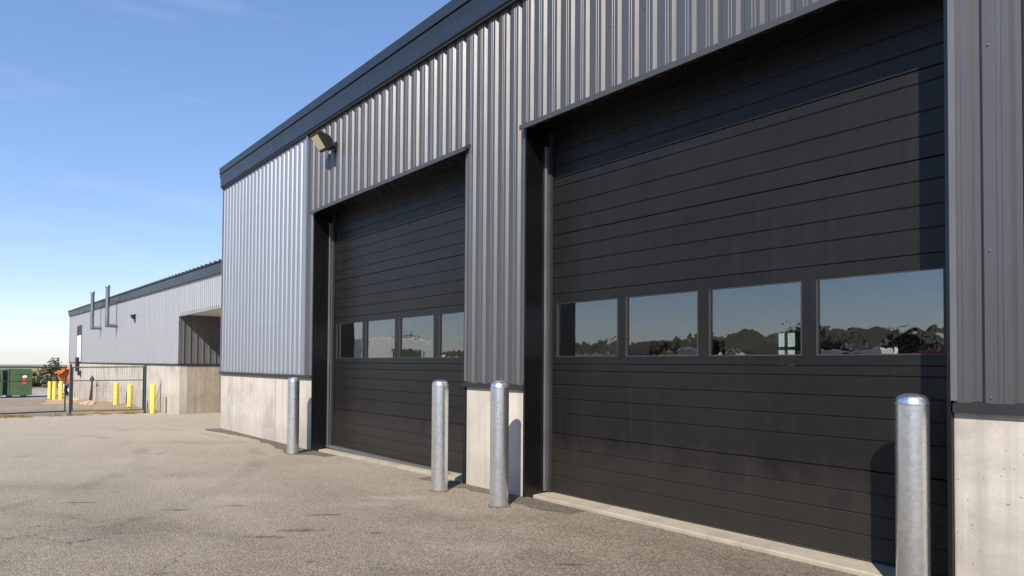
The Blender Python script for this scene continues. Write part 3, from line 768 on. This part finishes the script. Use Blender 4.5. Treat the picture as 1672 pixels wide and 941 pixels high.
# ------------------------------------------------------------------ green dumpster
dx, dy = -60.3, 3.15; z = gz(-61)
dm = thing('dumpster', (dx, dy, z), 'green steel dumpster with a narrow end compartment and warning stickers', 'dumpster')
U = Vector((.03, 1, 0)).normalized(); W = Vector((-1, .03, 0))      # U along the visible front, W away from the camera
def dp(u, w, h): return Vector((dx, dy, z)) + U*u + W*w + Vector((0, 0, h))
def dpoly(m, pts, w0, w1, mi=0): m.prism([dp(u, w0, h) for u, h in pts], W*(w1-w0), mi)
m = MB(); dpoly(m, [(-.18, .18), (1.20, .18), (1.26, .26), (1.26, 2.02), (1.18, 2.12), (-.18, 2.16)], 0, 1.7)
for u in (-.16, 1.2): dpoly(m, [(u, .2), (u+.06, .2), (u+.06, 2.06), (u, 2.06)], -.04, 0)
dpoly(m, [(.0, 1.78), (1.1, 1.74), (1.1, 1.86), (.0, 1.9)], -.03, 0)
m.build('body', M['green'], dm, bevel=.02)
m = MB(); dpoly(m, [(-1.28, .18), (-.46, .18), (-.46, 2.1), (-1.1, 2.1), (-1.16, 1.8)], -.05, 1.6); m.build('end_compartment', M['green'], dm, bevel=.02)
m = MB(); dpoly(m, [(-.46, .2), (-.18, .2), (-.18, 2.05), (-.46, 2.05)], .55, 1.5); m.build('gap_plate', M['black'], dm)
m = MB(); dpoly(m, [(-1.02, 1.2), (-.62, 1.2), (-.62, 1.75), (-1.02, 1.75)], -.075, -.05); m.build('inset_panel', M['darkgreen'], dm)
m = MB(); dpoly(m, [(-.95, .42), (-.66, .42), (-.66, .95), (-.95, .95)], -.07, -.05); m.build('hatch', M['grass'], dm)
m = MB()
dpoly(m, [(.66, 1.52), (.72, 1.47), (.9, 1.5), (.97, 1.58), (.88, 1.68), (.74, 1.66)], -.012, 0); m.build('white_sticker', M['white'], dm)
m = MB(); dpoly(m, [(.66, 1.0), (.92, 1.0), (.92, 1.2), (.66, 1.2)], -.012, 0); m.build('red_sticker', M['red'], dm)
m = MB(); dpoly(m, [(.72, 1.25), (.86, 1.25), (.86, 1.43), (.72, 1.43)], -.012, 0); m.build('red_sticker', M['red'], dm)
for u in (-1.05, -.25, .6):
    m = MB(); dpoly(m, [(u, -.02), (u+.34, -.02), (u+.34, .18), (u, .18)], .05, 1.4); m.build('foot', M['black'], dm)

# ------------------------------------------------------------------ orange mixer truck, half hidden by the low building
tx, ty = -62.2, 8.25; z = gz(-62)
mt = thing('mixer_truck', (tx, ty, z), 'orange and white concrete mixer truck half hidden behind the low building', 'truck')
def P(u, w, h): return Vector((tx - w, ty + u, z + h))      # u to the right in the view
ax = Vector((0, .86, .22)).normalized()
m = MB(); m.lathe(P(-1.75, 0, 1.45), [(.35, -.25), (.42, 0), (.98, .75), (1.08, 1.5), (1.05, 2.1), (.7, 3.0), (.3, 3.15)], 28, 0, ax); m.build('drum', M['orange'], mt, smooth=50)
m = MB(); m.lathe(P(-1.75, 0, 1.45), [(.90, .60), (1.02, .755), (1.075, 1.2), (1.06, 1.19), (.98, .77), (.88, .62)], 28, 0, ax); m.build('drum_band', M['orangeyellow'], mt, smooth=50)
m = MB(); m.box(tx-.55, tx+.55, ty-2.0, ty+4.2, z+.72, z+.95); m.build('chassis', M['white'], mt)
m = MB(); m.prism([P(-2.3, -.3, 1.75), P(-1.5, -.3, 2.1), P(-1.5, -.3, 2.2), P(-2.35, -.3, 1.85)], (.6, 0, 0)); m.build('chute', M['orange'], mt)
m = MB(); m.prism([P(2.1, -1.1, .6), P(4.3, -1.1, .6), P(4.3, -1.1, 1.8), P(4.0, -1.1, 2.7), P(2.1, -1.1, 2.7)], (-2.2, 0, 0)); cab = m.build('cab', M['white'], mt, bevel=.06)
m = MB(); m.prism([P(2.6, -1.12, 1.75), P(4.1, -1.12, 1.75), P(3.9, -1.12, 2.5), P(2.6, -1.12, 2.5)], (-.02, 0, 0)); m.build('window', M['carglass'], mt)
for u in (-1.3, -.2, 3.2):
    for w in (-.95, .65):
        m = MB(); m.lathe(P(u, w, .5), [(.25, 0), (.47, .0), (.5, .05), (.5, .25), (.47, .3), (.25, .3)], 20, 0, (-1, 0, 0)); wheel = m.build('wheel', M['tyre'], mt, smooth=40)
        m = MB(); m.lathe(P(u, w-.012, .5), [(.24, .0), (.24, .02), (.08, .05), (.01, .05)], 14, 0, (-1, 0, 0)); m.build('rim', M['white'], wheel, smooth=40)
m = MB(); m.box(tx+.6, tx+.95, ty-1.9, ty+1.9, z+.25, z+.72); m.build('side_guard', M['white'], mt)

# ------------------------------------------------------------------ shrubs, far trees, far town
def foliage(m, c, rx, ry, rz, n, size, rnd, clumps=12):
    cl = []
    for _ in range(clumps):
        while True:
            p = Vector((rnd.uniform(-1, 1), rnd.uniform(-1, 1), rnd.uniform(-.9, 1)))
            if p.length < 1: break
        cl.append((Vector((c[0]+p.x*rx*.72, c[1]+p.y*ry*.72, c[2]+p.z*rz*.72)), rnd.uniform(.3, .55)))
    for _ in range(n):
        q, s = rnd.choice(cl)
        d = Vector((rnd.gauss(0, 1), rnd.gauss(0, 1), rnd.gauss(0, 1))).normalized() * (rnd.random()**.45) * s
        p = q + Vector((d.x*rx, d.y*ry, d.z*rz))
        a = Vector((rnd.gauss(0, 1), rnd.gauss(0, 1), rnd.gauss(0, 1))).normalized(); b = a.orthogonal().normalized()
        t = size*rnd.uniform(.6, 1.3)
        m.add([p - a*t, p + b*t*.45, p + a*t, p - b*t*.45], [(0, 1, 2, 3)])
def shrub(x, y, rx, ry, h, mat, label, group, n=900, name='shrub', size=.14, seed=1, z0=None):
    rnd = random.Random(seed); z = terrain(x, y) if z0 is None else z0
    s = thing(name, (x, y, z), label, 'shrub' if name == 'shrub' else 'tree', group)
    m = MB(); zt = h*.25
    m.tube((x, y, z-.3), (x+.05, y, z+h*.55), .09*h/2.2, 7, r2=.04*h/2.2)
    for k in range(5):
        a = rnd.uniform(0, 6.28); m.tube((x, y, z+h*rnd.uniform(.15, .4)), (x+rx*.6*math.cos(a), y+ry*.6*math.sin(a), z+h*rnd.uniform(.5, .8)), .045*h/2.2, 5, r2=.015)
    m.build('stem' if name == 'shrub' else 'trunk', M['bark'], s)
    m = MB(); foliage(m, (x, y, z+h*.56), rx, ry, h*.46, n, size, rnd, 14); m.build('foliage' if name == 'shrub' else 'crown', mat, s)
    return s
GS = 'shrubs on the bank behind the dumpster'
shrub(-84, 7.9, 1.5, 1.3, 3.0, M['leaf'], 'tall dark shrub rising above the orange truck', GS, 1000, seed=2, size=.2)
shrub(-83, 9.7, 1.8, 1.5, 2.5, M['leaf'], 'dark shrub right behind the low building corner', GS, 1000, seed=3, size=.2)
shrub(-85, 6.2, 1.4, 1.2, 2.1, M['leaf2'], 'olive brown shrub on the bank left of the tall dark one', GS, 1000, seed=4, size=.18)
shrub(-81, 4.9, 1.5, 1.3, 1.2, M['leaf2'], 'low olive shrub on the grass bank right of the green dumpster', GS, 800, seed=5, size=.16)
shrub(-82, 7.2, 1.3, 1.5, 1.3, M['leaf2'], 'low olive shrub in front of the dark shrubs', GS, 800, seed=6, size=.16)
shrub(-86, 2.9, 1.6, 1.6, 1.0, M['leaf2'], 'low green shrub on the bank behind the dumpster top', GS, 700, seed=9, size=.16, z0=-.2)
# tree belt and pale houses on the plain beyond the bank
m = MB(); rnd = random.Random(11)
for i in range(120):
    x = -rnd.uniform(420, 900); y = rnd.uniform(-60, 160); z = terrain(x, y)
    foliage(m, (x, y, z+2.0), 5, 7, 2.6, 36, 1.8, rnd, 5)
tag(m.build('far_wood', M['leaf']), kind='stuff')
fh = ['pale far house on the plain above the middle of the dumpster', 'long white far shed on the plain left of the dark shrubs', 'pale far house with dark roof on the plain at the left edge', 'low pale far barn on the plain above the right end of the dumpster', 'small white far house on the plain close to the dark shrubs']
for i, (x, y, w) in enumerate(((-760, 42, 16), (-860, 92, 44), (-700, 31, 12), (-820, 66, 26), (-780, 80, 12))):
    z = terrain(x, y); h = thing('far_house', (x, y, z), fh[i], 'house', 'houses on the far plain')
    m = MB(); m.box(x-5, x+5, y-w/2, y+w/2, z-1, z+4.5); m.build('wall', M['offwhite'], h)
    m = MB(); m.prism([(x-5.5, y-w/2-.5, z+4.5), (x+5.5, y-w/2-.5, z+4.5), (x, y-w/2-.5, z+6.6)], (0, w+1, 0)); m.build('roof', M['roofsheet'], h)

# ------------------------------------------------------------------ across the yard: what the door glass mirrors
def car(x, y, rot, mat, label, van=False):
    z = gz(x); c = thing('parked_van', (x, y, z), label, 'van', 'vans parked across the yard')
    hh = 2.45 if van else 1.45
    Lp = [(-2.1, .35), (2.1, .35), (2.15, .6), (2.05, .85), (1.15, .98), (.45, hh), (-1.5, hh), (-2.1, 1.05)] if not van else [(-2.3, .35), (2.2, .35), (2.25, 1.1), (1.75, 1.3), (1.2, hh), (-2.25, hh)]
    m = MB(); m.prism([(x+u, y-.85, z+h) for u, h in Lp], (0, 1.7, 0)); m.build('body', mat, c, bevel=.08)
    for s in (-.862, .85):
        m = MB(); m.prism([(x-1.35, y+s, z+1.3), (x+.85, y+s, z+1.3), (x+.6, y+s, z+hh-.25), (x-1.3, y+s, z+hh-.25)], (0, .012, 0)); m.build('side_window', M['carglass'], c)
    for u in (-1.35, 1.3):
        for s in (-.87, .67):
            m = MB(); m.lathe((x+u, y+s, z+.33), [(.2, 0), (.31, .0), (.33, .03), (.33, .17), (.31, .2), (.2, .2)], 18, 0, (0, 1, 0)); m.build('wheel', M['tyre'], c, smooth=40)
    c.rotation_euler.z = rot
    return c
for i, (x, y, rot, mt_, lab) in enumerate((
        (-33.5, -24, .5, 'greycar', 'grey van mirrored in the first pane of the big door'), (-22.5, -27, .4, 'white', 'white van mirrored left in the third pane of the big door'),
        (-25.6, -23.6, .3, 'bluecar', 'dark blue van mirrored at the right of the second pane of the big door'),
        (-14.8, -29, .3, 'white', 'white van mirrored left in the last pane of the big door'), (-11.2, -31.5, .2, 'redcar', 'red van mirrored in the last pane of the big door'))):
    car(x, y, rot, M[mt_], lab, True)
def shed(x, y, w, d, h, mat, label, name='shed', rot=0.):
    z = gz(x); s = thing(name, (x, y, z), label, 'shed')
    m = MB(); m.box(x-w/2, x+w/2, y-d/2, y+d/2, z-.3, z+h); m.build('wall', mat, s)
    m = MB(); m.prism([(x-w/2-.3, y-d/2-.3, z+h), (x-w/2-.3, y+d/2+.3, z+h), (x-w/2-.3, y, z+h+d*.18)], (w+.6, 0, 0)); m.build('roof', M['roofsheet'], s)
    m = MB(); m.box(x-.8, x+.8, y+d/2, y+d/2+.03, z, z+2.1); m.build('door', M['black'], s)
    s.rotation_euler.z = rot; return s
shed(-44, -36, 6, 5, 2.2, M['brick'], 'pale rendered shed across the yard mirrored in the first pane of the big door')
shed(-8, -74, 14, 8, 2.5, M['brick'], 'low pale shed across the yard mirrored at the right of the last pane')
# white box truck with green panel
x, y = -35.0, -10.2; z = gz(x)
bt = thing('box_truck', (x, y, z), 'white box truck with a pale green side panel mirrored in the smaller door', 'truck')
m = MB(); prof = [(-2.5, .9), (2.5, .9), (2.5, 3.25), (2.1, 3.5), (0.6, 3.66), (-1.2, 3.66), (-2.5, 3.5)]
m.prism([(x+u, y-1.2, z+h) for u, h in prof], (0, 2.4, 0)); m.build('cargo_box', M['white'], bt, bevel=.05)
m = MB(); m.box(x-.6, x+1.3, y+1.2, y+1.22, z+1.3, z+3.0); m.build('side_panel', M['green'], bt)
m = MB(); m.prism([(x+2.55, y-1.05, z+.5), (x+4.3, y-1.05, z+.5), (x+4.3, y-1.05, z+1.5), (x+3.9, y-1.05, z+2.5), (x+2.55, y-1.05, z+2.6)], (0, 2.1, 0)); m.build('cab', M['white'], bt, bevel=.06)
for u in (-1.6, 3.4):
    for s in (-1.1, .8):
        m = MB(); m.lathe((x+u, y+s, z+.48), [(.25, 0), (.45, 0), (.48, .05), (.48, .25), (.45, .3), (.25, .3)], 18, 0, (0, 1, 0)); m.build('wheel', M['tyre'], bt, smooth=40)
m = MB(); m.box(x-2.5, x+2.5, y-.5, y+.5, z+.55, z+.9); m.build('chassis', M['black'], bt)
bt.rotation_euler.z = -1.5
# yellow excavator
x, y = -32., -30.; z = gz(x)
ex = thing('excavator', (x, y, z), 'yellow excavator with lowered boom mirrored in the second pane of the big door', 'excavator')
for s in (-1.0, .55):
    m = MB(); m.prism([(x-1.5, y+s, z+.0), (x+1.5, y+s, z+.0), (x+1.8, y+s, z+.4), (x+1.5, y+s, z+.75), (x-1.5, y+s, z+.75), (x-1.8, y+s, z+.4)], (0, .45, 0)); m.build('track', M['tyre'], ex)
m = MB(); m.prism([(x-1.7, y-1.05, z+.85), (x+1.2, y-1.05, z+.85), (x+1.2, y-1.05, z+1.5), (x-1.5, y-1.05, z+1.75)], (0, 2.1, 0)); m.build('body', M['orangeyellow'], ex, bevel=.06)
m = MB(); m.box(x+.1, x+1.2, y-.1, y+1.0, z+1.5, z+2.6); m.build('cab', M['carglass'], ex, bevel=.05)
m = MB(); m.prism([(x+1.0, y-.5, z+1.3), (x+2.6, y-.5, z+2.7), (x+4.3, y-.5, z+2.3), (x+4.3, y-.5, z+2.55), (x+2.5, y-.5, z+3.05), (x+.8, y-.5, z+1.6)], (0, .3, 0)); m.build('boom', M['orangeyellow'], ex)
m = MB(); m.prism([(x+4.0, y-.45, z+2.6), (x+4.4, y-.45, z+2.6), (x+4.2, y-.45, z+1.0), (x+3.95, y-.45, z+1.0)], (0, .22, 0)); m.build('stick', M['orangeyellow'], ex)
m = MB(); m.prism([(x+3.5, y-.7, z+.2), (x+4.3, y-.7, z+.9), (x+3.9, y-.7, z+1.1), (x+3.4, y-.7, z+.8)], (0, .8, 0)); m.build('bucket', M['black'], ex)
GT = 'trees across the yard'
for i, (x, y, h, lab) in enumerate(((-45, -17, 4.6, 'tree mirrored beside the white box truck'), (-7.8, -31, 4.3, 'bushy tree mirrored at the right edge of the last pane'), (-12, -52, 6.0, 'dark tree mirrored in the middle of the last pane'),
                                    (-26, -47, 6.0, 'tree mirrored in the third pane of the big door'), (-31.5, -17.5, 5.2, 'bushy tree mirrored in the last pane of the smaller door'),
                                    (-19.5, -37, 3.8, 'low dark tree mirrored behind the blue van'), (-16.5, -41, 4.2, 'round dark tree mirrored right of the far bright window'), (-13.2, -39, 3.6, 'low dark tree mirrored behind the red van'),
                                    (-9.6, -36, 3.9, 'dark tree mirrored between the red van and the right edge'), (-29.5, -38, 4.0, 'dark tree mirrored behind the excavator'), (-38, -41, 4.4, 'dark tree mirrored behind the grey van'))):
    shrub(x, y, h*.6, h*.6, h*1.02, M['leaf'], lab, GT, 1500, 'yard_tree', .2, 20+i)
for i, (x, y, lab) in enumerate(((-52, -50, 'tall lamp post mirrored in the first pane of the big door'), (-40, -52, 'tall lamp post mirrored in the second pane of the big door'), (-24, -60, 'tall lamp post mirrored in the last pane of the big door'))):
    z = gz(x); lp = thing('lamp_post', (x, y, z), lab, 'lamp post', 'lamp posts across the yard')
    m = MB(); m.tube((x, y, z), (x, y, z+5.6), .09, 10, r2=.05); m.build('post', M['fence'], lp, smooth=40)
    m = MB(); m.tube((x, y, z+5.5), (x+.9, y, z+5.7), .035, 8); m.box(x+.7, x+1.25, y-.12, y+.12, z+5.62, z+5.76); m.build('lamp_head', M['fence'], lp)
def ridge(name, pts, width, mat, seed):
    rnd = random.Random(seed); m = MB(); rows = []
    N = 60
    for k in range(N+1):
        t = k/N*(len(pts)-1); i = min(int(t), len(pts)-2); f = t-i
        x = pts[i][0]*(1-f)+pts[i+1][0]*f; y = pts[i][1]*(1-f)+pts[i+1][1]*f; h = pts[i][2]*(1-f)+pts[i+1][2]*f
        row = []
        for j in range(9):
            s = j/8*2-1; hh = h*math.cos(s*math.pi/2)**1.3*(1+rnd.uniform(-.04, .04))
            row.append((x + s*width*.2, y + s*width*(-1), terrain(x, y) + hh - .8))
        rows += row
    m.add(rows, [(k*9+j, k*9+j+1, (k+1)*9+j+1, (k+1)*9+j) for k in range(N) for j in range(8)])
    tag(m.build(name, mat, smooth=60), kind='structure')
for i, (x, y, wd, lab) in enumerate(((-118, -255, 26, 'long white building on the mirrored hillside, left part of the last pane'), (-88, -262, 18, 'pale building on the mirrored hillside, middle of the last pane'), (-160, -235, 34, 'wide pale hall on the mirrored hillside in the third pane'), (-205, -215, 22, 'pale hall mirrored in the second pane of the big door'))):
    z = terrain(x, y) + 7.0; hb = thing('hillside_building', (x, y, z), lab, 'building', 'buildings on the hill across the yard')
    m = MB(); m.box(x-wd/2, x+wd/2, y-6, y+6, z-5, z+4.0); m.build('wall', M['white'], hb)
    m = MB(); m.prism([(x-wd/2-.4, y-6.4, z+4.0), (x-wd/2-.4, y+6.4, z+4.0), (x-wd/2-.4, y, z+5.6)], (wd+.8, 0, 0)); m.build('roof', M['roofsheet'], hb)
ridge('hill', [(-520, -90, 20), (-420, -180, 25), (-260, -260, 23), (-150, -300, 22), (-60, -320, 19), (40, -330, 14), (160, -320, 8)], 70, M['hill'], 5)

m = MB(); m.box(-6100, 6100, -6100, 6100, -120, 60)
hm = bpy.data.materials.new('haze_air'); hm.use_nodes = True
hn = hm.node_tree; hn.nodes.remove(hn.nodes['Principled BSDF'])
pv = hn.nodes.new('ShaderNodeVolumePrincipled'); pv.inputs['Density'].default_value = .0001; pv.inputs['Color'].default_value = (.90, .94, 1.0, 1)
hn.links.new(pv.outputs[0], hn.nodes['Material Output'].inputs['Volume'])
tag(m.build('haze', hm), kind='stuff')

# ------------------------------------------------------------------ sky, sun, camera
az = math.atan2(.69, -1.0)           # clockwise from +Y towards +X
el = math.atan(1.0/math.hypot(.69, 1.0))
w = bpy.data.worlds.new('World'); scene.world = w; w.use_nodes = True
nt = w.node_tree; bg = nt.nodes['Background']
sky = nt.nodes.new('ShaderNodeTexSky'); sky.sky_type = 'NISHITA'; sky.sun_disc = False
sky.sun_elevation = el; sky.sun_rotation = az; sky.altitude = 60; sky.air_density = 1.0; sky.dust_density = .05; sky.ozone_density = 2.2
tint = nt.nodes.new('ShaderNodeMix'); tint.data_type = 'RGBA'; tint.blend_type = 'MULTIPLY'; tint.inputs['Factor'].default_value = 1
gm = nt.nodes.new('ShaderNodeGamma'); gm.inputs[1].default_value = .68
hs = nt.nodes.new('ShaderNodeHueSaturation'); hs.inputs['Saturation'].default_value = 1.28
tint.inputs[7].default_value = (1.52, 1.53, 1.80, 1)
nt.links.new(sky.outputs[0], gm.inputs[0]); nt.links.new(gm.outputs[0], hs.inputs['Color']); nt.links.new(hs.outputs[0], tint.inputs[6]); tc = nt.nodes.new('ShaderNodeTexCoord'); mp = nt.nodes.new('ShaderNodeMapping'); mp.inputs['Scale'].default_value = (2.2, 2.2, 13)
nz = nt.nodes.new('ShaderNodeTexNoise'); nz.inputs['Scale'].default_value = 1.6; nz.inputs['Detail'].default_value = 7; nz.inputs['Roughness'].default_value = .55; nz.inputs['Distortion'].default_value = .5
cr = nt.nodes.new('ShaderNodeValToRGB'); cr.color_ramp.elements[0].position = .54; cr.color_ramp.elements[0].color = (0, 0, 0, 1); cr.color_ramp.elements[1].position = .9; cr.color_ramp.elements[1].color = (.13, .13, .13, 1)
cl = nt.nodes.new('ShaderNodeMix'); cl.data_type = 'RGBA'; cl.inputs[7].default_value = (7.2, 7.6, 8.2, 1)
nt.links.new(tc.outputs['Generated'], mp.inputs[0]); nt.links.new(mp.outputs[0], nz.inputs['Vector']); nt.links.new(nz.outputs['Fac'], cr.inputs[0]); nt.links.new(cr.outputs[0], cl.inputs['Factor'])
nt.links.new(tint.outputs[2], cl.inputs[6]); nt.links.new(cl.outputs[2], bg.inputs[0]); bg.inputs[1].default_value = .105

sun = bpy.data.lights.new('sun', 'SUN'); sun.energy = 4.2; sun.angle = R(.5); sun.color = (1, .93, .82)
so = bpy.data.objects.new('sun', sun); COL.objects.link(so); so.location = (20, -20, 30)
dirv = Vector((-.69, 1.0, -1.0)); so.rotation_euler = dirv.to_track_quat('-Z', 'Y').to_euler()

def rot3(yaw, pitch, roll):
    fw = Vector((-math.sin(yaw)*math.cos(pitch), math.cos(yaw)*math.cos(pitch), math.sin(pitch)))
    r = Vector((math.cos(yaw), math.sin(yaw), 0)); u = r.cross(fw); c, s = math.cos(roll), math.sin(roll)
    return c*r - s*u, s*r + c*u, fw
rt, up, fw = rot3(8.61876424e-01, 2.22308178e-02, -6.42697619e-03)
cam = bpy.data.cameras.new('camera'); cam.sensor_width = 36; cam.lens = 1060/1672*36; cam.shift_y = (570.92-470.5)/1672
cam.clip_start = .05; cam.clip_end = 20000
co = bpy.data.objects.new('camera', cam); COL.objects.link(co)
mw = Matrix((( rt.x, up.x, -fw.x, 0), (rt.y, up.y, -fw.y, 0), (rt.z, up.z, -fw.z, 1.5), (0, 0, 0, 1)))
co.matrix_world = mw
scene.camera = co
scene.view_settings.view_transform = 'Standard'; scene.view_settings.look = 'None'
scene.view_settings.exposure = .7; scene.view_settings.gamma = 1; scene.view_settings.use_curve_mapping = False
scene.cycles.max_bounces = 8; scene.cycles.transparent_max_bounces = 8; scene.cycles.caustics_reflective = False
